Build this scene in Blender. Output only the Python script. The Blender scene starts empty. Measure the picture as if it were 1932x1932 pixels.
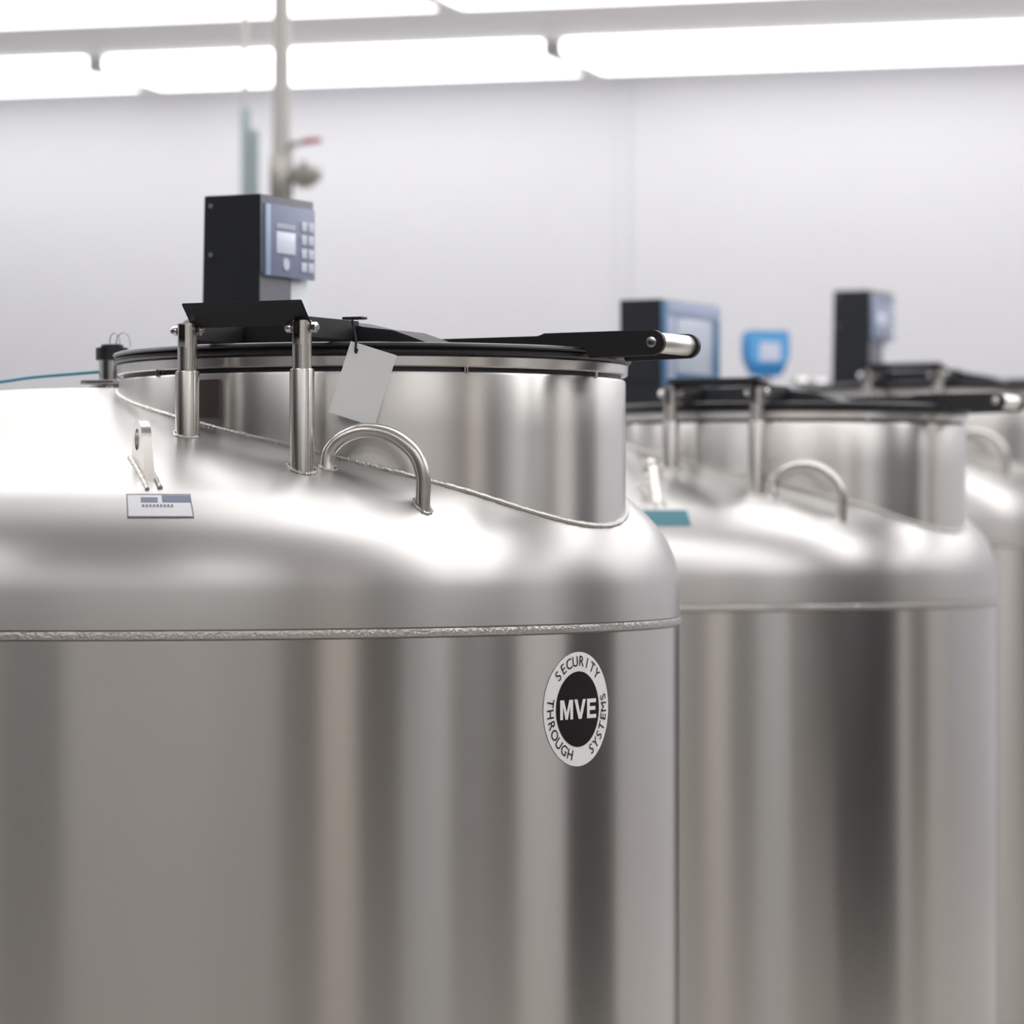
import bpy, bmesh, math, random
from mathutils import Vector, Matrix
random.seed(7)
R = math.radians
scene = bpy.context.scene
COL = scene.collection
EYE = 1.15                      # camera height above the floor

# ------------------------------------------------------------------ camera
cam_d = bpy.data.cameras.new('camera')
cam = bpy.data.objects.new('camera', cam_d); COL.objects.link(cam)
cam.location = (0, 0, EYE); cam.rotation_euler = (R(90), 0, 0)
cam_d.sensor_width = 36.0; cam_d.lens = 7100 / 1932 * 36.0
cam_d.shift_y = 34 / 1932
cam_d.clip_start = .05; cam_d.clip_end = 60
cam_d.dof.use_dof = True; cam_d.dof.focus_distance = 4.42; cam_d.dof.aperture_fstop = 4.9
scene.camera = cam

# ------------------------------------------------------------------ world, exposure
w = bpy.data.worlds.new('world'); scene.world = w; w.use_nodes = True
w.node_tree.nodes['Background'].inputs[0].default_value = (1, 1, 1, 1)
w.node_tree.nodes['Background'].inputs[1].default_value = 0.0
vs = scene.view_settings
vs.view_transform = 'Standard'; vs.look = 'None'; vs.gamma = 1.0; vs.use_curve_mapping = False
vs.exposure = -.24
LAMP = 4.6                      # radiance of the ceiling light diffusers
scene.cycles.max_bounces = 4; scene.cycles.diffuse_bounces = 3; scene.cycles.glossy_bounces = 3; scene.cycles.adaptive_threshold = .05
scene.cycles.sample_clamp_indirect = 6.0

# ------------------------------------------------------------------ materials
def mat(name, col, rough=.5, metal=0.0, emit=None, estr=0.0, spec=.5, noise=0.0, nscale=20.0, bump=0.0, bscale=60.0):
    m = bpy.data.materials.new(name); m.use_nodes = True
    nt = m.node_tree; b = nt.nodes['Principled BSDF']
    b.inputs['Base Color'].default_value = (*col, 1); b.inputs['Roughness'].default_value = rough
    b.inputs['Metallic'].default_value = metal; b.inputs['Specular IOR Level'].default_value = spec
    if emit:
        b.inputs['Emission Color'].default_value = (*emit, 1); b.inputs['Emission Strength'].default_value = estr
    if noise or bump:
        tc = nt.nodes.new('ShaderNodeTexCoord')
    if noise:
        n = nt.nodes.new('ShaderNodeTexNoise'); n.inputs['Scale'].default_value = nscale; n.inputs['Detail'].default_value = 4
        mx = nt.nodes.new('ShaderNodeMix'); mx.data_type = 'RGBA'
        mx.inputs[6].default_value = (*[c * (1 - noise) for c in col], 1)
        mx.inputs[7].default_value = (*[min(1, c * (1 + noise)) for c in col], 1)
        nt.links.new(tc.outputs['Object'], n.inputs['Vector']); nt.links.new(n.outputs['Fac'], mx.inputs[0])
        nt.links.new(mx.outputs[2], b.inputs['Base Color'])
    if bump:
        n2 = nt.nodes.new('ShaderNodeTexNoise'); n2.inputs['Scale'].default_value = bscale; n2.inputs['Detail'].default_value = 3
        bp = nt.nodes.new('ShaderNodeBump'); bp.inputs['Strength'].default_value = bump; bp.inputs['Distance'].default_value = .002
        nt.links.new(tc.outputs['Object'], n2.inputs['Vector']); nt.links.new(n2.outputs['Fac'], bp.inputs['Height'])
        nt.links.new(bp.outputs[0], b.inputs['Normal'])
    return m

def steel(name, col=(.545, .534, .52), rough=.23, aniso=.93, wave=.0):
    """brushed stainless sheet: grain runs round the upright axis, so reflections smear upright"""
    m = mat(name, col, rough, 1.0); nt = m.node_tree; b = nt.nodes['Principled BSDF']
    b.inputs['Anisotropic'].default_value = aniso; b.inputs['Anisotropic Rotation'].default_value = .25
    t = nt.nodes.new('ShaderNodeTangent'); t.direction_type = 'RADIAL'; t.axis = 'Z'
    nt.links.new(t.outputs[0], b.inputs['Tangent'])
    tc = nt.nodes.new('ShaderNodeTexCoord')
    mp = nt.nodes.new('ShaderNodeMapping'); mp.inputs['Scale'].default_value = (6, 6, 900)
    n = nt.nodes.new('ShaderNodeTexNoise'); n.inputs['Scale'].default_value = 1.0; n.inputs['Detail'].default_value = 2
    nt.links.new(tc.outputs['Object'], mp.inputs[0]); nt.links.new(mp.outputs[0], n.inputs['Vector'])
    rg = nt.nodes.new('ShaderNodeMapRange'); rg.inputs[3].default_value = rough - .012; rg.inputs[4].default_value = rough + .012
    nt.links.new(n.outputs['Fac'], rg.inputs[0]); nt.links.new(rg.outputs[0], b.inputs['Roughness'])
    if wave:
        n2 = nt.nodes.new('ShaderNodeTexNoise'); n2.inputs['Scale'].default_value = 4.5; n2.inputs['Detail'].default_value = 1
        mp2 = nt.nodes.new('ShaderNodeMapping'); mp2.inputs['Scale'].default_value = (1, 1, .35)
        nt.links.new(tc.outputs['Object'], mp2.inputs[0]); nt.links.new(mp2.outputs[0], n2.inputs['Vector'])
        bp = nt.nodes.new('ShaderNodeBump'); bp.inputs['Strength'].default_value = 1.0; bp.inputs['Distance'].default_value = wave
        nt.links.new(n2.outputs['Fac'], bp.inputs['Height']); nt.links.new(bp.outputs[0], b.inputs['Normal'])
    return m

M = dict(
    steel=steel('brushed_steel', wave=.0012), head=steel('brushed_steel_head', (.535, .529, .521), .34, .72),
    neck=steel('brushed_steel_neck', (.65, .638, .622), .29, .82, wave=.0012),
    tube=steel('steel_tube', (.62, .60, .575), .24, .5),
    seamdark=mat('dark_seam_steel', (.22, .20, .18), .45, 1.0), bead=mat('weld_bead', (.54, .525, .50), .33, 1.0, bump=.9, bscale=260),
    bright=mat('bright_steel', (.74, .735, .725), .2, 1.0),
    grip=mat('aluminium_grip', (.86, .86, .83), .34, 1.0),
    black=mat('black_powder_coat', (.012, .012, .014), .42, spec=.45),
    rubber=mat('black_rubber', (.014, .014, .017), .38, spec=.5),
    lidtop=mat('lid_plate', (.022, .021, .027), .55, spec=.25),
    box=mat('charcoal_enclosure', (.012, .014, .019), .55, spec=.3),
    boxgrey=mat('grey_enclosure', (.16, .16, .19), .5),
    keypanel=mat('slate_membrane', (.21, .24, .36), .4),
    edgeblue=mat('pale_blue_edge', (.33, .46, .63), .4),
    screen=mat('pale_display', (.62, .66, .78), .25, emit=(.62, .66, .8), estr=.15),
    ink=mat('pale_legend', (.58, .61, .74), .4),
    pale=mat('pale_plastic', (.66, .71, .75), .4),
    bluframe=mat('blue_bezel', (.075, .18, .33), .35),
    lavender=mat('lavender_band', (.36, .42, .60), .4),
    greyscreen=mat('grey_touchscreen', (.42, .47, .56), .25, emit=(.5, .55, .65), estr=.1),
    cyan=mat('blue_housing', (.012, .20, .50), .4), cyan_l=mat('light_blue_bezel', (.10, .38, .74), .4),
    gaugeface=mat('pale_gauge_face', (.62, .66, .80), .3),
    tag=mat('white_card', (.93, .945, .955), .5), cord=mat('black_cord', (.01, .01, .012), .6),
    stickw=mat('sticker_white', (.84, .85, .86), .45), stickb=mat('sticker_black', (.006, .0055, .0055), .45, spec=.2),
    lab=mat('label_silver', (.80, .81, .84), .3), labblue=mat('label_slate_print', (.16, .19, .30), .35), labteal=mat('label_teal', (.05, .17, .21), .5),
    hose=mat('teal_hose', (.04, .24, .33), .4), wire=mat('thin_wire', (.35, .35, .34), .4, .6),
    pipe=mat('grey_pipe', (.42, .41, .39), .4, .3), pipeblue=mat('teal_grey_pipe', (.28, .34, .36), .45),
    brass=mat('nickel_valve', (.34, .33, .30), .35, .8), red=mat('red_lever', (.36, .05, .05), .45), levergrey=mat('lever_grey', (.22, .19, .17), .5),
    bronze=mat('bronze_plate', (.12, .10, .09), .4, .6),
    wall=mat('white_wall_paint', (.575, .58, .612), .6, noise=.02, nscale=3), wallside=mat('greige_wall_paint', (.55, .54, .51), .6, noise=.03, nscale=2),
    ceil=mat('ceiling_paint', (.89, .895, .93), .7, noise=.02, nscale=2),
    floor=mat('beige_floor', (.45, .42, .385), .35, noise=.06, nscale=1.5),
    trim=mat('grey_trim', (.55, .55, .58), .5),
    streakdark=mat('brown_streak_panel', (.022, .017, .014), .5), doorblue=mat('slate_door', (.016, .017, .021), .45),
    coolpanel=mat('cool_grey_panel', (.52, .55, .58), .5), lightpanel=mat('pale_panel', (.70, .685, .68), .5), warmpanel=mat('cream_panel', (.86, .78, .68), .5), midbrown=mat('brown_panel', (.10, .08, .065), .5),
    lamp=mat('light_diffuser', (.9, .9, .9), .5, emit=(1.0, .985, .985), estr=LAMP), lampframe=mat('light_frame', (.75, .75, .77), .5),
)

# ------------------------------------------------------------------ mesh helpers
def tag(o, label=None, cat=None, group=None, kind=None):
    if label: o['label'] = label
    if cat: o['category'] = cat
    if group: o['group'] = group
    if kind: o['kind'] = kind
    return o
def obj(name, bm, m, parent=None, smooth=True, flat_angle=None, mats=None):
    me = bpy.data.meshes.new(name)
    bmesh.ops.recalc_face_normals(bm, faces=bm.faces)
    bm.to_mesh(me); bm.free()
    for k in (mats or [m]): me.materials.append(M[k])
    if smooth:
        for p in me.polygons: p.use_smooth = True
        me.set_sharp_from_angle(angle=R(flat_angle if flat_angle else 35))
    o = bpy.data.objects.new(name, me); COL.objects.link(o)
    if parent: o.parent = parent
    return o
def empty(name, loc, rz=0):
    o = bpy.data.objects.new(name, None); COL.objects.link(o); o.location = loc; o.rotation_euler.z = rz
    o.empty_display_size = .1
    return o
def lathe(prof, c=(0, 0), seg=128, close=False, a0=None, a1=None):
    """prof: list of (r, z)"""
    bm = bmesh.new(); rings = []
    for r, z in prof:
        if r < 1e-6:
            rings.append([bm.verts.new((c[0], c[1], z))])
        else:
            rings.append([bm.verts.new((c[0] + r * math.cos(2 * math.pi * i / seg), c[1] + r * math.sin(2 * math.pi * i / seg), z)) for i in range(seg)])
    pairs = list(zip(rings, rings[1:])) + ([(rings[-1], rings[0])] if close else [])
    for A, B in pairs:
        for i in range(seg):
            j = (i + 1) % seg
            vs_ = [A[0]] if len(A) == 1 else [A[i], A[j]]
            ws_ = [B[0]] if len(B) == 1 else [B[j], B[i]]
            if len(vs_) + len(ws_) >= 3: bm.faces.new(vs_ + ws_)
    return bm
def box(x0, x1, y0, y1, z0, z1, bev=0.0, seg=2, bm=None):
    b2 = bmesh.new()
    bmesh.ops.create_cube(b2, size=1.0)
    bmesh.ops.scale(b2, vec=(x1 - x0, y1 - y0, z1 - z0), verts=b2.verts)
    bmesh.ops.translate(b2, vec=((x0 + x1) / 2, (y0 + y1) / 2, (z0 + z1) / 2), verts=b2.verts)
    if bev: bmesh.ops.bevel(b2, geom=b2.edges[:], offset=bev, segments=seg, affect='EDGES', profile=.5)
    return join(bm, b2)
def join(a, b):
    if a is None: return b
    me = bpy.data.meshes.new('tmp'); b.to_mesh(me); b.free(); a.from_mesh(me); bpy.data.meshes.remove(me)
    return a
def cyl(p0, p1, r, seg=24, r1=None, bev=0.0, bm=None):
    p0, p1 = Vector(p0), Vector(p1); d = p1 - p0
    b2 = bmesh.new()
    bmesh.ops.create_cone(b2, cap_ends=True, segments=seg, radius1=r, radius2=r if r1 is None else r1, depth=d.length)
    if bev:
        es = [e for e in b2.edges if abs(e.verts[0].co.z - e.verts[1].co.z) < 1e-6]
        bmesh.ops.bevel(b2, geom=es, offset=bev, segments=2, affect='EDGES', profile=.5)
    b2.transform(Matrix.Translation((p0 + p1) / 2) @ d.to_track_quat('Z', 'Y').to_matrix().to_4x4())
    return join(bm, b2)
def smooth_path(pts, n=6, closed=False):
    P = [Vector(p) for p in pts]; out = []
    m = len(P)
    for i in range(m if closed else m - 1):
        if closed: a, b, c, d = P[(i - 1) % m], P[i], P[(i + 1) % m], P[(i + 2) % m]
        else: a, b, c, d = P[max(i - 1, 0)], P[i], P[i + 1], P[min(i + 2, m - 1)]
        for k in range(n):
            t = k / n
            out.append(.5 * ((2 * b) + (c - a) * t + (2 * a - 5 * b + 4 * c - d) * t * t + (3 * b - a - 3 * c + d) * t ** 3))
    if not closed: out.append(P[-1])
    return out
def tube(pts, r, seg=14, closed=False, jit=0.0, bm=None):
    b2 = bmesh.new(); pts = [Vector(p) for p in pts]; n = len(pts); rings = []
    up = Vector((0, 0, 1)); prev = None
    for i, p in enumerate(pts):
        if closed: d = pts[(i + 1) % n] - pts[i - 1]
        else: d = pts[min(i + 1, n - 1)] - pts[max(i - 1, 0)]
        d.normalize()
        if prev is None:
            s = d.cross(up); s = s if s.length > .05 else d.cross(Vector((1, 0, 0)))
        else: s = prev - d * prev.dot(d)
        s.normalize(); prev = s; q = s.cross(d)
        rr = r * (1 + random.uniform(-jit, jit))
        rings.append([b2.verts.new(p + rr * (math.cos(2 * math.pi * k / seg) * s + math.sin(2 * math.pi * k / seg) * q)) for k in range(seg)])
    for i in range(n if closed else n - 1):
        A, B = rings[i], rings[(i + 1) % n]
        for k in range(seg): b2.faces.new((A[k], A[(k + 1) % seg], B[(k + 1) % seg], B[k]))
    if not closed:
        b2.faces.new(rings[0]); b2.faces.new(rings[-1])
    return join(bm, b2)
def prism(poly, axis, h0, h1, bev=0.0, bm=None):
    """poly of 2D points extruded along axis ('x','y','z') from h0 to h1"""
    b2 = bmesh.new()
    def P(a, b, h): return {'x': (h, a, b), 'y': (a, h, b), 'z': (a, b, h)}[axis]
    A = [b2.verts.new(P(a, b, h0)) for a, b in poly]; B = [b2.verts.new(P(a, b, h1)) for a, b in poly]
    b2.faces.new(A); b2.faces.new(B[::-1]); n = len(poly)
    for i in range(n): b2.faces.new((A[i], B[i], B[(i + 1) % n], A[(i + 1) % n]))
    if bev: bmesh.ops.bevel(b2, geom=b2.edges[:], offset=bev, segments=2, affect='EDGES')
    return join(bm, b2)
def text_bm(s, size, spacing=1.0, bold=0.0):
    cu = bpy.data.curves.new('lettering', 'FONT'); cu.body = s; cu.size = size; cu.align_x = 'CENTER'; cu.align_y = 'CENTER'
    cu.space_character = spacing; cu.offset = bold; cu.resolution_u = 4; cu.fill_mode = 'FRONT'
    o = bpy.data.objects.new('lettering', cu); COL.objects.link(o)
    bpy.context.view_layer.update()
    me = bpy.data.meshes.new_from_object(o.evaluated_get(bpy.context.evaluated_depsgraph_get()))
    bm = bmesh.new(); bm.from_mesh(me)
    bpy.data.objects.remove(o); bpy.data.meshes.remove(me); bpy.data.curves.remove(cu)
    return bm

# ------------------------------------------------------------------ the room (turned 16 degrees against the camera)
RM = Matrix.Rotation(R(-16), 4, 'Z')
CEIL = EYE + 1.495
U0, U1, V0, V1 = -7.3, 4.5, -3.5, 11.82
def struct(name, bm, m, smooth=False):
    o = obj(name, bm, m, None, smooth); o.matrix_world = RM; o['kind'] = 'structure'; return o
struct('floor', box(U0, U1, V0, V1, -.12, 0), 'floor')
struct('ceiling', box(U0, U1, V0, V1, CEIL, CEIL + .12), 'ceil')
struct('wall_back', box(U0 - .12, U1 + .12, V1, V1 + .12, -.12, CEIL + .12), 'wall')
struct('wall_left', box(U0 - .12, U0, V0, V1, -.12, CEIL + .12), 'wall')
struct('wall_right', box(U1, U1 + .12, V0, V1, -.12, CEIL + .12), 'wallside')
struct('wall_front', box(U0 - .12, U1 + .12, V0 - .12, V0, -.12, CEIL + .12), 'wallside')
struct('trim_1', box(-3.035, -2.995, V1 - .008, V1, 0, CEIL, .004), 'wall')
struct('baseboard_back', box(U0, U1, V1 - .015, V1, 0, .1), 'trim')
def streak_wall_panel(name, v0, v1, m, z1, knob=None):
    """unseen panel added on the right-hand wall to make a streak in the steel"""
    o = struct(name, box(U1 - .05, U1, v0, v1, .0, z1, .006), m)
    return o
streak_wall_panel('streak_panel_1', 8.9, 9.9, 'midbrown', 2.35)  # dark and light panels added out of view to band the steel's reflections
streak_wall_panel('streak_panel_2', 6.35, 8.3, 'lightpanel', CEIL - .02)
streak_wall_panel('streak_panel_3', 4.3, 6.1, 'streakdark', CEIL - .03)
streak_wall_panel('streak_panel_4', 3.3, 4.1, 'coolpanel', CEIL - .02)
streak_wall_panel('streak_panel_5', 2.1, 3.1, 'streakdark', CEIL - .03)
streak_wall_panel('streak_panel_6', 1.12, 1.95, 'warmpanel', CEIL - .02)
streak_wall_panel('streak_panel_7', -.1, 1.0, 'midbrown', CEIL - .03)
struct('streak_panel_8', box(-1.3, .3, V0, V0 + .05, 0, CEIL - .03, .006), 'streakdark')  # this and the next two: dark panels added out of view to darken reflections
struct('streak_panel_9', box(-7.2, -3.0, V0, V0 + .05, 0, CEIL - .03, .006), 'streakdark')
struct('streak_panel_10', box(U0, U0 + .05, -3.3, 1.6, 0, CEIL - .03, .006), 'streakdark')
# dark cabinet added out of view to give the first two tanks their dark band
e = empty('reflection_cabinet', RM @ Vector((1.25, 6.5, 0)), R(-16))
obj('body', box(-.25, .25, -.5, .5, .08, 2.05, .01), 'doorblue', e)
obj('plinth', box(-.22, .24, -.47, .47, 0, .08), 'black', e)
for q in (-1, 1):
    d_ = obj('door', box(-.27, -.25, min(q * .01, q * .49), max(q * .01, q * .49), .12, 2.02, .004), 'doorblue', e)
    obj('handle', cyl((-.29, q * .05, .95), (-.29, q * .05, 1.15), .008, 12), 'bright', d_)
tag(e, 'dark slate cabinet added out of view, mirrored in the steel tanks', 'cabinet')

def light(u0, u1, v0, v1, label, group):
    e = empty('ceiling_light', RM @ Vector(((u0 + u1) / 2, (v0 + v1) / 2, CEIL)), R(-16))
    a, b = (u1 - u0) / 2, (v1 - v0) / 2
    for q in (-1, 1):           # end caps of the surface-mounted fitting
        obj('end_cap', box(min(q * a, q * (a - .02)), max(q * a, q * (a - .02)), -b, b, -.048, 0, .004), 'lampframe', e, True)
    obj('diffuser', box(-a + .02, a - .02, -b, b, -.046, 0, .01, 1), 'lamp', e)
    tag(e, label, 'ceiling light', group)
for row in range(10):
    vc = 11.33 - 1.55 * row if row != 5 else 4.40     # unseen row moved over the nearest tank to place the head's highlight
    # unseen fittings at the camera's end are added or left out to balance reflections
    cols = (-6.05, -4.55, -3.05, -1.55, -.05, 1.45, 2.95) if row < 6 else {6: (-3.05, -.05, 2.95), 7: (-3.05, -1.55, -.05, 1.45, 2.95), 8: (), 9: (-1.55, -.05, 1.45, 2.95)}[row]
    for u in cols:
        if row == 0 and u == -4.55: lb = 'long bright ceiling light nearest the back wall, left of the two, behind the pipes'
        elif row == 0 and u == -3.05: lb = 'long bright ceiling light nearest the back wall, to the right of the joint'
        elif row == 0 and u == -6.05: lb = 'ceiling light nearest the back wall at the far left edge of the picture'
        elif row == 1 and u == -4.55: lb = 'second row ceiling light at top left, crossed by the thick grey pipe'
        elif row == 1 and u == -3.05: lb = 'second row ceiling light cut off by the top edge, right of centre'
        elif row == 1 and u == -1.55: lb = 'second row ceiling light barely showing in the top right corner'
        else: lb = 'long flat white ceiling light panel overhead, out of the picture'
        hw = .25 if row != 5 else .20      # moved row narrowed to dim its highlight on the head
        light(u + .012, u + 1.488, vc - hw, vc + hw, lb, 'rows of ceiling lights')

# ------------------------------------------------------------------ the freezer tanks
RB = .76; NX, NR = .41, .32     # body radius, neck offset towards the front, neck radius
PROF = [(0, .186), (.11, .183), (.21, .174), (.35, .152), (.472, .126), (.567, .099), (.63, .0755), (.68, .050), (.71, .026), (.735, -.001), (.75, -.028), (.758, -.056), (.76, -.085), (.76, -.118)]
PP = [Vector((p[0], p[1], 0)) for p in PROF]
PFINE = [(v.x, v.y) for v in smooth_path(PP, 6)]
def dome(r):
    for (r0, z0), (r1, z1) in zip(PFINE, PFINE[1:]):
        if r0 <= r <= r1 and r1 > r0: return z0 + (z1 - z0) * (r - r0) / (r1 - r0)
    return PROF[-1][1]
def arc_pos(s):
    """point on the head profile by r, going on past the shoulder"""
    return dome(s)

def head_patch(a0, a1, r0, r1, off, Z, na=8, nr=6):
    bm = bmesh.new(); rows = []
    for i in range(na + 1):
        a = a0 + (a1 - a0) * i / na; row = []
        for j in range(nr + 1):
            r = r0 + (r1 - r0) * j / nr; z = dome(r)
            s = (dome(r + .002) - dome(r - .002)) / .004; n = Vector((-s, 1)).normalized()
            rr, zz = r + n.x * off, z + n.y * off
            row.append(bm.verts.new((rr * math.cos(a), rr * math.sin(a), Z + zz)))
        rows.append(row)
    for i in range(na):
        for j in range(nr): bm.faces.new((rows[i][j], rows[i + 1][j], rows[i + 1][j + 1], rows[i][j + 1]))
    return bm

def wrap(bm, ang, z0, rad):
    """bend a flat (u, v) drawing round the upright body"""
    for v in bm.verts:
        u, vv, d = v.co.x, v.co.y, v.co.z
        a = ang + u / RB
        v.co = Vector(((rad + d) * math.cos(a), (rad + d) * math.sin(a), z0 + vv))
    return bm
def disc(r, seg=64, rings=8, r0=0.0):
    bm = bmesh.new(); R_ = []
    for i in range(rings + 1):
        rr = r0 + (r - r0) * i / rings
        if rr < 1e-6: R_.append([bm.verts.new((0, 0, 0))])
        else: R_.append([bm.verts.new((rr * math.cos(2 * math.pi * k / seg), rr * math.sin(2 * math.pi * k / seg), 0)) for k in range(seg)])
    for A, B in zip(R_, R_[1:]):
        for k in range(seg):
            j = (k + 1) % seg
            bm.faces.new(([A[0]] if len(A) == 1 else [A[j], A[k]]) + [B[k], B[j]])
    return bm

def make_tank(loc, rz, dz, label, controller, logo=False, label_mat='lab', fitting='cap', flap=True, cx=0.0):
    Z = EYE + dz
    T = empty('freezer_tank', (loc[0], loc[1], 0), rz)
    tag(T, label, 'freezer tank', 'stainless freezer tanks standing in a row')
    # --- shell
    obj('body', lathe([(0, .06), (.70, .06), (.74, .075), (.757, .10), (RB, .13), (RB, Z - .30), (RB, Z - .118)], seg=192), 'steel', T)
    obj('base_ring', lathe([(.60, 0), (.66, 0), (.66, .07), (.60, .07)], seg=64, close=True), 'black', T)
    obj('domed_head', lathe([(r, Z + z) for r, z in PFINE], seg=192), 'head', T)
    # seam between head and body: a low rippled bead
    bm = bmesh.new(); seg = 420; rows = []
    for i in range(seg):
        a = 2 * math.pi * i / seg; row = []
        for dzz, pr in ((-.0049, -.0004), (-.0044, .0007), (-.0026, .0011), (0, .0013), (.0026, .0011), (.0044, .0007), (.0049, -.0004)):
            rr = RB + pr + (random.uniform(-.0002, .0002) if pr > 0 else 0)
            row.append(bm.verts.new((rr * math.cos(a), rr * math.sin(a), Z - .118 + dzz + random.uniform(-.0002, .0002))))
        rows.append(row)
    for i in range(seg):
        A, B = rows[i], rows[(i + 1) % seg]
        for j in range(6): bm.faces.new((A[j], B[j], B[j + 1], A[j + 1]))
    ws = obj('weld_seam', bm, 'bead', T)
    for dzz in (-.0056, .0056):  # thin dark rings along both edges of the bead
        obj('seam_edge', lathe([(RB - .001, Z - .118 + dzz - .0009), (RB + .0004, Z - .118 + dzz - .0007), (RB + .0004, Z - .118 + dzz + .0007), (RB - .001, Z - .118 + dzz + .0009)], seg=192, close=True), 'seamdark', ws)
    # --- neck, off centre towards the front
    obj('neck', lathe([(NR, Z - .03), (NR, Z + .05), (NR, Z + .12), (NR, Z + .1845), (NR - .001, Z + .1875), (NR - .004, Z + .189), (NR - .02, Z + .189)], (NX, 0), 160), 'neck', T)
    pts = []
    for i in range(300):
        a = 2 * math.pi * i / 300
        x, y = NX + (NR + .001) * math.cos(a), (NR + .001) * math.sin(a)
        pts.append((x, y, Z + dome(math.hypot(x, y)) + .001))
    obj('neck_weld', tube(pts, .0036, 8, True, .18), 'bead', T)
    if controller == 'keypad':
        a0, a1 = math.radians(254), math.radians(265)
        bm = bmesh.new(); A = []
        for i in range(9):
            a = a0 + (a1 - a0) * i / 8
            A.append([bm.verts.new((NX + rr * math.cos(a), rr * math.sin(a), Z + z)) for rr, z in ((NR, .135), (NR + .003, .135), (NR + .003, .180), (NR, .180))])
        for p, q in zip(A, A[1:]):
            for j in range(4): bm.faces.new((p[j], q[j], q[(j + 1) % 4], p[(j + 1) % 4]))
        bm.faces.new(A[0]); bm.faces.new(A[-1])
        obj('neck_plate', bm, 'bronze', T)
    obj('gasket', lathe([(NR - .02, Z + .186), (NR - .006, Z + .186), (NR - .006, Z + .196), (NR - .02, Z + .196)], (NX, 0), 128, True), 'rubber', T)
    for ang in (-40, -2, -115, 60):
        a = R(ang)
        c = (NX + (NR - .001) * math.cos(a), (NR - .001) * math.sin(a))
        obj('clip', box(c[0] - .0025, c[0] + .0025, c[1] - .0025, c[1] + .0025, Z + .186, Z + .197, .0005), 'bright', T)
    # --- lid
    lid = obj('lid', lathe([(0, Z + .2215), (.29, Z + .2215), (.305, Z + .223), (.322, Z + .2225), (.3265, Z + .221), (.328, Z + .2185), (.3265, Z + .2165), (.3235, Z + .2155),
                            (.3245, Z + .2145), (.3265, Z + .2125), (.3265, Z + .2105), (.324, Z + .208), (.318, Z + .207), (0, Z + .207)], (NX, 0), 160), 'rubber', T)
    obj('lid_band', lathe([(.30, Z + .1935), (NR + .0005, Z + .1935), (NR + .0025, Z + .195), (NR + .003, Z + .2055), (NR + .001, Z + .2075), (.30, Z + .2075)], (NX, 0), 160, True), 'neck', lid)
    # hat shaped bracket that carries the lid on its hinge
    hat = [(NX - .15, .2205), (NX - .105, .236), (NX - .06, .249), (NX + .09, .2505), (NX + .125, .2425), (NX + .166, .2375), (NX + .216, .2205)]
    obj('lid_bracket', prism([(x, Z + z) for x, z in hat], 'y', -.245, -.165, .0015), 'lidtop', lid)
    for x in (NX - .0425, NX + .1130):
        obj('hinge_tongue', prism([(-.376, Z + .2285), (-.362, Z + .226), (-.24, Z + .226), (-.24, Z + .2495), (-.366, Z + .2495), (-.378, Z + .243)], 'x', x - .004, x + .004), 'black', lid)
    # tilted black stop plate between the two posts
    if flap: sec = [(-.3640, Z + .2395), (-.3660, Z + .2385), (-.3900, Z + .2655), (-.3895, Z + .2672), (-.3870, Z + .2672)]
    else: sec = [(-.3400, Z + .2500), (-.3400, Z + .2465), (-.3900, Z + .2520), (-.3900, Z + .2600), (-.3870, Z + .2600)]
    pl = prism(sec, 'x', NX - .038, NX + .1255, .0008)
    obj('hinge_plate', pl, 'black', lid)
    # handle: two arms over the lid and an aluminium grip across their ends
    for y in (-.0505, .0500):
        arm = [(NX - .26, .2215), (NX + .326, .2215), (NX + .332, .2085), (NX + .418, .2105)]
        arm += [(NX + .4165 + .0155 * math.cos(q), .2255 + .0150 * math.sin(q)) for q in [R(d) for d in range(-80, 91, 15)]]
        arm += [(NX + .36, .2405), (NX + .27, .2400), (NX + .262, .2360), (NX - .26, .2350)]
        obj('handle_arm', prism([(x, Z + z) for x, z in arm], 'y', y - .004, y + .004, .0008), 'black', lid)
        obj('bolt', cyl((NX + .4165, y - .0068, Z + .2260), (NX + .4165, y + .0068, Z + .2260), .0068, 20, bev=.001), 'bright', lid)
    obj('grip', cyl((NX + .4165, -.046, Z + .2258), (NX + .4165, .046, Z + .2258), .0125, 32, bev=.001), 'grip', lid)
    # --- telescopic hinge posts, welded to the head
    for x, y in ((NX + .1130, -.3660), (NX - .0425, -.3695)):
        zb = dome(math.hypot(x, y))
        p = obj('hinge_post', lathe([(0, Z + zb - .03), (.0145, Z + zb - .03), (.0145, Z + .186), (.0140, Z + .188), (.0125, Z + .188), (0, Z + .188)], (x, y), 32), 'tube', T)
        bm = None
        for s in (-1, 1):      # forked top of the inner tube
            b2 = bmesh.new(); n = 14
            poly = []
            for i in range(n + 1):
                q = -math.pi / 2 + math.pi * i / n
                px, py = .0118 * math.cos(q), .0118 * math.sin(q)
                if px < .0042: px = .0042
                poly.append((x + s * px, y + py))
            bm = prism(poly if s > 0 else poly[::-1], 'z', Z + .215, Z + .2445, .0006, bm=bm)
        bm = cyl((x, y, Z + .18), (x, y, Z + .217), .0118, 32, bm=bm)
        obj('inner_tube', bm, 'tube', p)
        bt = cyl((x - .022, y, Z + .236), (x + .022, y, Z + .236), .0032, 16)
        cyl((x + .0125, y, Z + .236), (x + .0205, y, Z + .236), .0062, 6, bev=.0008, bm=bt)
        cyl((x - .0205, y, Z + .236), (x - .0125, y, Z + .236), .0058, 20, bev=.0015, bm=bt)
        obj('hinge_bolt', bt, 'bright', p)
        ring = []
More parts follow.
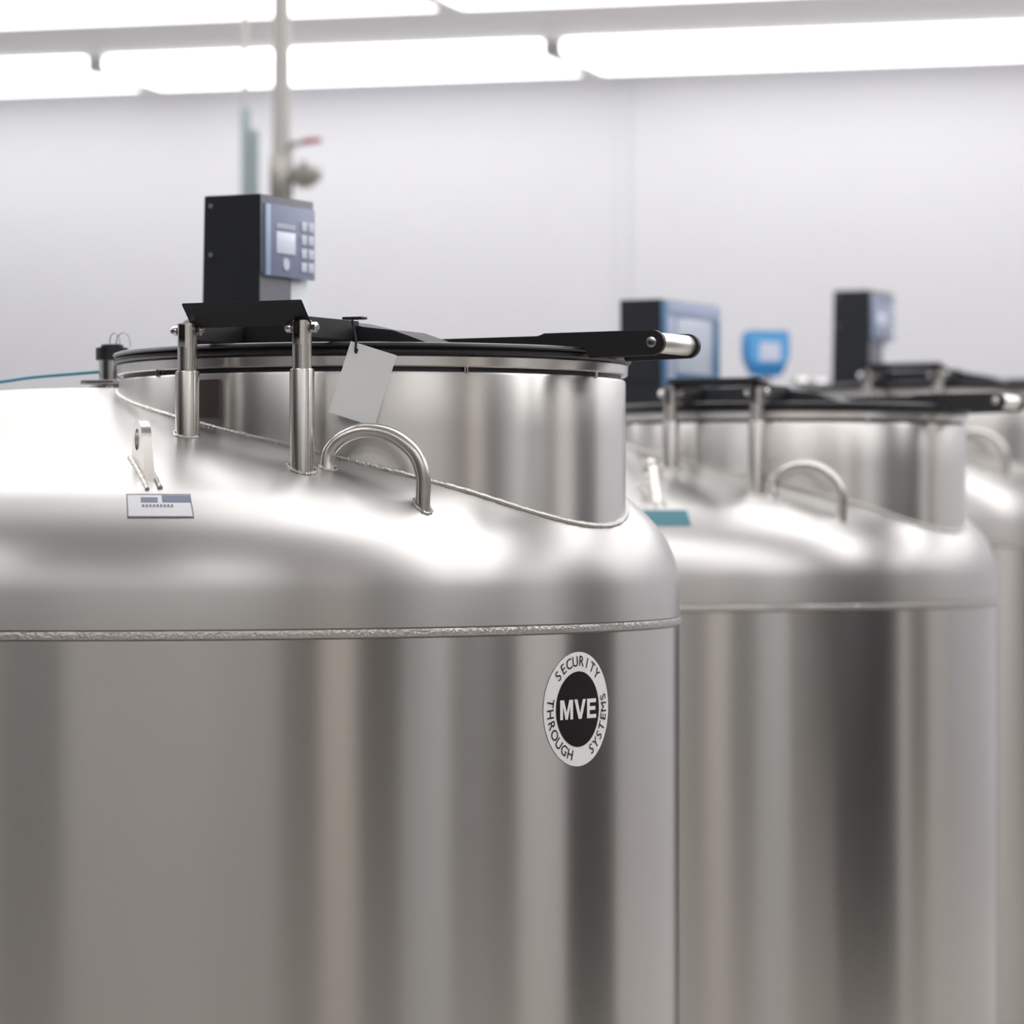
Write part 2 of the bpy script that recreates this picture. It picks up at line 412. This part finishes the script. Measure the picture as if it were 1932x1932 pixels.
        for i in range(40):
            a = 2 * math.pi * i / 40; xx, yy = x + .0160 * math.cos(a), y + .0160 * math.sin(a)
            ring.append((xx, yy, Z + dome(math.hypot(xx, yy)) + .0005))
        obj('post_weld', tube(ring, .0024, 8, True, .45), 'bead', p)
    # --- bent tube carrying handle on the head
    hp = [(.5405, -.3350, .060), (.5385, -.3335, .080), (.5420, -.3315, .095), (.5580, -.3275, .1095), (.5825, -.3206, .1165), (.6124, -.3106, .1105), (.6370, -.3015, .0900), (.6460, -.2972, .0640), (.6445, -.2945, .036), (.6437, -.2937, .012)]
    hd = obj('carrying_handle', tube(smooth_path([(x, y, Z + z) for x, y, z in hp], 7), .0088, 18), 'tube', T)
    for x, y in ((.6440, -.2937), (.5395, -.3345)):
        ring = [(x + .0098 * math.cos(2 * math.pi * i / 30), y + .0098 * math.sin(2 * math.pi * i / 30)) for i in range(30)]
        obj('handle_weld', tube([(a, b, Z + dome(math.hypot(a, b)) + .0003) for a, b in ring], .0020, 8, True, .45), 'bead', hd)
    # --- lifting lug: upright plate with an eye, radial on the head
    d = Vector((-.745, .667)).normalized(); nrm = Vector((-d.y, d.x)); base = Vector((.4276, -.5354))
    out = [(0, -.035), (.078, -.015)]
    out += [(.0395 + .021 * math.cos(q) + .012, .0585 + .021 * math.sin(q)) for q in [R(t) for t in range(0, 181, 15)]]
    hole = [(.0515 + .0105 * math.cos(R(t)), .0575 + .0125 * math.sin(R(t))) for t in range(0, 360, 20)]
    zb = dome(base.length)
    b2 = bmesh.new(); loops = []
    def lug_pt(s, h, k): q = base + d * s + nrm * k; return (q.x, q.y, Z + zb + h)
    for kk in (-.0058, .0058):
        O = [b2.verts.new(lug_pt(s, h, kk)) for s, h in out]; H = [b2.verts.new(lug_pt(s, h, kk)) for s, h in hole]
        es = [b2.edges.new((O[i], O[(i + 1) % len(O)])) for i in range(len(O))] + [b2.edges.new((H[i], H[(i + 1) % len(H)])) for i in range(len(H))]
        bmesh.ops.triangle_fill(b2, edges=es, use_beauty=True); loops.append((O, H))
    for q in (0, 1):
        A, B = loops[0][q], loops[1][q]
        for i in range(len(A)): b2.faces.new((A[i], A[(i + 1) % len(A)], B[(i + 1) % len(A)], B[i]))
    lug = obj('lifting_lug', b2, 'tube', T)
    for kk in (-.0075, .0075):
        pts = [base + d * (s / 14 * .076) + nrm * kk for s in range(15)]
        obj('lug_weld', tube([(q.x, q.y, Z + dome(q.length) + .0005) for q in pts], .0028, 8, jit=.25), 'bead', lug)
    # --- rating label on the shoulder
    a0, a1 = math.atan2(-.5804, .4213), math.atan2(-.5331, .4795)
    lb = obj('rating_label', head_patch(a0, a1, .694, .722, .0006, Z), label_mat, T)
    if label_mat == 'lab':
        da = a1 - a0
        obj('label_print', head_patch(a0 + .55 * da, a1 - .01 * da, .696, .7045, .0011, Z, 4, 3), 'labblue', lb)
        obj('label_print', head_patch(a0 + .22 * da, a0 + .48 * da, .6985, .7045, .0011, Z, 4, 3), 'keypanel', lb)
        for r0, r1 in ((.6940, .6948), (.7212, .7220)): obj('label_border', head_patch(a0, a1, r0, r1, .0012, Z, 8, 1), 'labblue', lb)
        for s in (0.0, .985): obj('label_border', head_patch(a0 + s * da, a0 + (s + .015) * da, .694, .722, .0012, Z, 1, 6), 'labblue', lb)
        for kx in range(9):
            s = .23 + .055 * kx
            obj('label_print', head_patch(a0 + s * da, a0 + (s + .035) * da, .7075, .7105, .0011, Z, 2, 2), 'keypanel', lb)
    # --- fitting on the crown
    if fitting == 'cap':
        fx, fy = .018, -.003
        v = obj('vent_fitting', lathe([(0, Z + .17), (.030, Z + .17), (.030, Z + .1885), (.0175, Z + .1885), (.0175, Z + .2235), (0, Z + .2235)], (fx, fy), 24), 'bright', T)
        obj('mounting_plate', box(fx - .030, fx + .022, fy - .03, fy + .01, Z + .190, Z + .1965, .001), 'bright', v)
        obj('cap', lathe([(0, Z + .2440), (.013, Z + .2440), (.0150, Z + .2425), (.0150, Z + .2395), (.0215, Z + .2390), (.0215, Z + .2235), (.0190, Z + .2225), (0, Z + .2225)], (fx, fy), 12), 'rubber', v)
        for q, s in ((.006, .014), (-.004, .010)):
            obj('wire_loop', tube(smooth_path([(fx + q, fy, Z + .243), (fx + q + .3 * s, fy - .002, Z + .254), (fx + q + s, fy - .003, Z + .2585), (fx + q + 1.5 * s, fy, Z + .252), (fx + q + 1.6 * s, fy, Z + .240)], 6), .0007, 6), 'wire', v)
    else:
        fx, fy = -.02, -.02
        v = obj('level_transmitter', lathe([(0, Z + .17), (.02, Z + .17), (.02, Z + .2), (.012, Z + .205), (.012, Z + .256), (0, Z + .256)], (fx, fy), 24), 'bright', T)
        # blue housing with a flat top and tapered chin, turned to the aisle, with a paler bezel
        ax = Vector((.62, -.785, 0)); c = Vector((fx, fy, Z + .305)); sx = Vector((.785, .62, 0))
        def slab(poly, k0, k1, bev):
            bm = prism(poly, 'y', k0, k1, bev)
            bm.transform(Matrix(((sx.x, -ax.x, 0, c.x), (sx.y, -ax.y, 0, c.y), (0, 0, 1, c.z), (0, 0, 0, 1))))
            return bm
        obj('housing', slab([(-.046, .050), (.046, .050), (.050, .044), (.050, -.008), (.034, -.046), (.026, -.052), (-.026, -.052), (-.034, -.046), (-.050, -.008), (-.050, .044)], -.022, .03, .004), 'cyan', v)
        obj('bezel', slab([(-.043, .046), (.043, .046), (.046, .040), (.046, -.006), (.036, -.026), (-.036, -.026), (-.046, -.006), (-.046, .040)], -.028, -.018, .002), 'cyan_l', v)
        obj('dial_face', slab([(-.022, .024), (.026, .024), (.026, -.018), (-.022, -.018)], -.030, -.026, .001), 'gaugeface', v)
        for (qx, qy, hh) in ((.10, -.10, .245), (.22, -.03, .235), (.06, .10, .25)):
            f = obj('pipe_fitting', cyl((qx, qy, Z + .15), (qx, qy, Z + hh), .014, 16), 'bright', T)
            obj('fitting_nut', cyl((qx, qy, Z + hh - .02), (qx, qy, Z + hh), .022, 6, bev=.002), 'bright', f)
    # --- controller on the head, behind the lid
    if controller == 'keypad':
        x1, y0 = .09 + cx, .25
        poly = [(x1 - .096, Z + .14), (x1 - .002, Z + .14), (x1 - .002, Z + .355), (x1, Z + .355), (x1, Z + .459), (x1 - .089, Z + .459)]
        ct = obj('controller', prism(poly, 'y', y0, y0 + .085, .0012), 'box', T, flat_angle=20)
        obj('upper_case', box(x1 - .085, x1 + .001, y0 + .083, y0 + .142, Z + .354, Z + .4585, .001), 'box', ct, flat_angle=20)
        obj('front_plate', box(x1, x1 + .002, y0 + .001, y0 + .141, Z + .352, Z + .4580, .0006), 'boxgrey', ct)
        obj('lower_front', box(x1 - .003, x1 - .0005, y0 + .002, y0 + .083, Z + .142, Z + .353), 'boxgrey', ct)
        obj('keypad_panel', box(x1 + .001, x1 + .006, y0 + .006, y0 + .139, Z + .348, Z + .4465, .0008), 'keypanel', ct)
        obj('panel_edge', box(x1 + .001, x1 + .0066, y0 + .0065, y0 + .019, Z + .3485, Z + .446, .0005), 'edgeblue', ct)
        obj('display', box(x1 + .0055, x1 + .0075, y0 + .034, y0 + .084, Z + .380, Z + .410, .0006), 'screen', ct)
        for kx in range(7):
            obj('legend', box(x1 + .0055, x1 + .0072, y0 + .035 + .007 * kx, y0 + .040 + .007 * kx, Z + .4145, Z + .421), 'ink', ct)
        obj('round_button', cyl((x1 + .0055, y0 + .059, Z + .366), (x1 + .0078, y0 + .059, Z + .366), .0085, 20), 'ink', ct)
        for r_ in range(4):
            for c_ in range(2):
                yy = y0 + .100 + .019 * c_; zz = Z + .414 - .0188 * r_
                obj('key', box(x1 + .0055, x1 + .0078, yy, yy + .0145, zz, zz + .0135, .0005), 'ink', ct)
        for zz in (.445, .378):
            obj('screw', cyl((x1 - .078, y0 - .0015, Z + zz), (x1 - .078, y0 + .001, Z + zz), .0032, 10), 'boxgrey', ct)
        obj('mounting_plate', box(x1 - .014, x1 - .006, y0 + .084, y0 + .139, Z + .13, Z + .356, .001), 'pale', ct)
    else:
        x1, y0 = .08, .20
        ct = obj('controller', box(x1 - .083, x1, y0, y0 + .165, Z + .14, Z + .285, .001), 'box', T, flat_angle=20)
        obj('upper_case', box(x1 - .083, x1, y0, y0 + .25, Z + .279, Z + .434, .001), 'box', ct, flat_angle=20)
        obj('lower_front', box(x1 - .001, x1 + .0015, y0 + .003, y0 + .162, Z + .143, Z + .278), 'boxgrey', ct)
        obj('bezel', box(x1, x1 + .008, y0 + .002, y0 + .25, Z + .276, Z + .432, .001), 'bluframe', ct)
        obj('top_band', box(x1 + .006, x1 + .0095, y0 + .012, y0 + .245, Z + .405, Z + .430, .0005), 'lavender', ct)
        obj('side_band', box(x1 + .006, x1 + .0095, y0 + .010, y0 + .045, Z + .285, Z + .404, .0005), 'lavender', ct)
        obj('touchscreen', box(x1 + .006, x1 + .0095, y0 + .052, y0 + .205, Z + .300, Z + .402, .0005), 'greyscreen', ct)
        obj('mounting_plate', box(x1 - .03, x1 - .022, y0 + .165, y0 + .24, Z + .13, Z + .28, .001), 'pale', ct)
    # --- round maker's sticker on the front of the body
    if logo:
        ang, zc, rs = R(-8), Z - .2147, .0686
        st = obj('round_sticker', wrap(disc(rs), ang, zc, RB + .0005), 'stickw', T)
        obj('sticker_centre', wrap(disc(rs * .66, 64, 6), ang, zc, RB + .0010), 'stickb', st)
        bm = bmesh.new()       # bold centre letters, drawn as outlines on a unit cap height
        G = {'M': (1.1, [(0, 0), (0, 1), (.33, 1), (.55, .36), (.77, 1), (1.1, 1), (1.1, 0), (.86, 0), (.86, .68), (.65, 0), (.45, 0), (.24, .68), (.24, 0)]),
             'V': (1.04, [(0, 1), (.28, 1), (.52, .30), (.76, 1), (1.04, 1), (.66, 0), (.38, 0)]),
             'E': (.88, [(0, 0), (0, 1), (.86, 1), (.86, .80), (.26, .80), (.26, .61), (.8, .61), (.8, .41), (.26, .41), (.26, .20), (.88, .20), (.88, 0)])}
        xx, cap = -1.62, .0235
        for ch in 'MVE':
            w_, pts_ = G[ch]
            vv = [bm.verts.new(((xx + p) * cap, (q - .5) * cap, 0)) for p, q in pts_]
            bmesh.ops.triangle_fill(bm, edges=[bm.edges.new((vv[i], vv[(i + 1) % len(vv)])) for i in range(len(vv))], use_beauty=True)
            xx += w_ + .11
        obj('centre_lettering', wrap(bm, ang, zc, RB + .0015), 'stickw', st, False)
        def ring_word(word, d0, d1, inward):
            n = len(word)
            for i, ch in enumerate(word):
                th = R(d0 + (d1 - d0) * i / (n - 1))
                b = text_bm(ch, .0180, 1.0, 0.0)
                rot = th - math.pi / 2 if not inward else th + math.pi / 2
                b.transform(Matrix.Translation((.83 * rs * math.cos(th), .83 * rs * math.sin(th), 0)) @ Matrix.Rotation(rot, 4, 'Z'))
                obj('letter', wrap(b, ang, zc, RB + .0012), 'stickb', st, False)
        ring_word('SECURITY', 135, 46, False)
        ring_word('THROUGH', 171, 252, True)
        ring_word('SYSTEMS', -60, 13, True)
    return T

ROT = R(-27.5)
T1 = make_tank((-.5397, 4.9533), ROT, 0.0, 'nearest brushed steel freezer tank with round black and white sticker', 'keypad', logo=True)
T2 = make_tank((.110, 6.790), ROT, -.008, 'middle steel freezer tank with blue framed touchscreen controller', 'touch', label_mat='labteal', flap=False)
T3 = make_tank((.595, 8.43), ROT, .090, 'farthest steel freezer tank at the right edge, with blue round gauge', 'keypad', label_mat='labteal', fitting='gauge', flap=False, cx=.03)
T1M = Matrix.Translation((-.5397, 4.9533, 0)) @ Matrix.Rotation(ROT, 4, 'Z')

# ------------------------------------------------------------------ tag hanging from the lid bracket of the nearest tank
e = empty('hanging_tag', T1M @ Vector((.570, -.3160, EYE + .12)), ROT)
def tl(x, y, z): return Vector((x - .570, y + .3160, z - .12))
ux = Vector((.0485, .0, -.0155)).normalized(); c0 = (tl(.561, -.318, .2217))
yaw = Matrix.Rotation(R(27.5), 3, 'Z')
W_, H_ = .0565, .0875
b2 = bmesh.new()
hc = (.0095, -.0085); n = 16
front, back = [], []
for k_, lst in ((-.0004, front), (.0004, back)):
    O = [b2.verts.new((x, k_, z)) for x, z in ((0, 0), (W_, 0), (W_, -H_), (0, -H_))]
    H = [b2.verts.new((hc[0] + .0022 * math.cos(2 * math.pi * i / n), k_, hc[1] + .0022 * math.sin(2 * math.pi * i / n))) for i in range(n)]
    es = [b2.edges.new((O[i], O[(i + 1) % 4])) for i in range(4)] + [b2.edges.new((H[i], H[(i + 1) % n])) for i in range(n)]
    bmesh.ops.triangle_fill(b2, edges=es, use_beauty=True); lst += [O, H]
for A, B in zip(front, back):
    for i in range(len(A)): b2.faces.new((A[i], A[(i + 1) % len(A)], B[(i + 1) % len(A)], B[i]))
MT = Matrix.Translation(c0) @ yaw.to_4x4() @ Matrix.Rotation(R(17.5), 4, 'Y')
b2.transform(MT)
obj('card', b2, 'tag', e, False)
hole = MT @ Vector((hc[0], 0, hc[1])); edge = tl(.5590, -.3100, .2480)
top = edge + Vector((0, .010, .0005))
obj('cord', tube(smooth_path([hole + Vector((.0, .003, -.003)), hole + Vector((0, -.0022, -.001)), hole + Vector((0, -.001, .012)), edge + Vector((0, 0, -.006)), edge, top], 6), .0014, 8), 'cord', e)
obj('clip', box(edge.x - .013, edge.x + .013, edge.y - .003, edge.y + .012, edge.z - .0005, edge.z + .0025, .0006), 'black', e)
tag(e, 'blank white card tag hanging on a black cord beside the bent handle', 'tag')

# ------------------------------------------------------------------ teal hose over the nearest tank
def t1p(x, y, z): return Vector((x, y, EYE + z))
hose = obj('supply_hose', tube(smooth_path([t1p(.005, -.002, .2085), t1p(-.03, -.012, .206), t1p(-.075, -.05, .2005), t1p(-.12, -.085, .1925), t1p(-.20, -.13, .185), t1p(-.34, -.20, .158), t1p(-.52, -.28, .10)], 8), .0022, 10), 'hose', T1)
hose['label'] = 'thin teal hose running left from the black capped fitting'
bm = tube(smooth_path([t1p(-.112, -.080, .1945), t1p(-.125, -.080, .1990), t1p(-.140, -.095, .1965), t1p(-.122, -.10, .1915)], 6, True), .0028, 8, True)
obj('knot', bm, 'hose', hose)

# ------------------------------------------------------------------ pipes dropping from the ceiling at the back left
e = empty('service_pipe', (-.527, 8.6, 0))
obj('pipe', cyl((0, 0, 0), (0, 0, CEIL), .0205, 24), 'pipe', e)
zc = EYE + .812; zl = EYE + .878
obj('tee', cyl((0, 0, zc - .055), (0, 0, zc + .045), .027, 24, bev=.004), 'brass', e)
v = obj('valve', cyl((.015, 0, zc), (.090, -.02, zc), .017, 20, bev=.003), 'brass', e)
obj('valve_body', cyl((.035, -.005, zc - .006), (.075, -.015, zc - .006), .025, 8, bev=.004), 'brass', v)
obj('valve_stem', cyl((.052, -.012, zc), (.052, -.012, zc + .030), .009, 12), 'brass', v)
lv = obj('lever', prism([(.012, zl - .010), (.030, zl - .003), (.062, zl + .004), (.062, zl + .012), (.026, zl + .008), (.010, zl + .001)], 'y', -.016, -.004, .001), 'levergrey', e)
obj('lever_stem', cyl((.022, -.01, zc + .01), (.020, -.01, zl), .006, 10), 'brass', lv)
obj('lever_grip', prism([(.050, zl + .001), (.092, zl + .007), (.092, zl + .017), (.050, zl + .015)], 'y', -.019, -.001, .002), 'red', lv)
obj('wall_flange', cyl((0, 0, CEIL - .02), (0, 0, CEIL), .045, 24), 'pipe', e)
tag(e, 'thick grey upright pipe with a red lever valve at the back left', 'pipe')
e = empty('thin_pipe', (-.632, 8.9, 0))
obj('pipe', cyl((0, 0, 0), (0, 0, CEIL), .0065, 12), 'pipe', e)
obj('pipe_collar', cyl((0, 0, CEIL - .015), (0, 0, CEIL), .02, 16), 'pipe', e)
tag(e, 'thin grey rod hanging from the ceiling left of the thick pipe', 'pipe')
e = empty('gas_cylinder_pipe', (-.608, 8.75, 0))
zt = EYE + .930
obj('pipe', cyl((-.011, 0, 0), (-.011, 0, zt + .05), .0125, 20, bev=.004), 'pipeblue', e)
obj('pipe', cyl((.012, -.004, 0), (.012, -.004, zt), .0095, 20, bev=.003), 'pipeblue', e)
obj('pipe_clamp', box(-.028, .026, -.018, .012, 1.30, 1.33, .003), 'pipe', e)
tag(e, 'pair of short teal grey pipes rising behind the black controller', 'pipe')
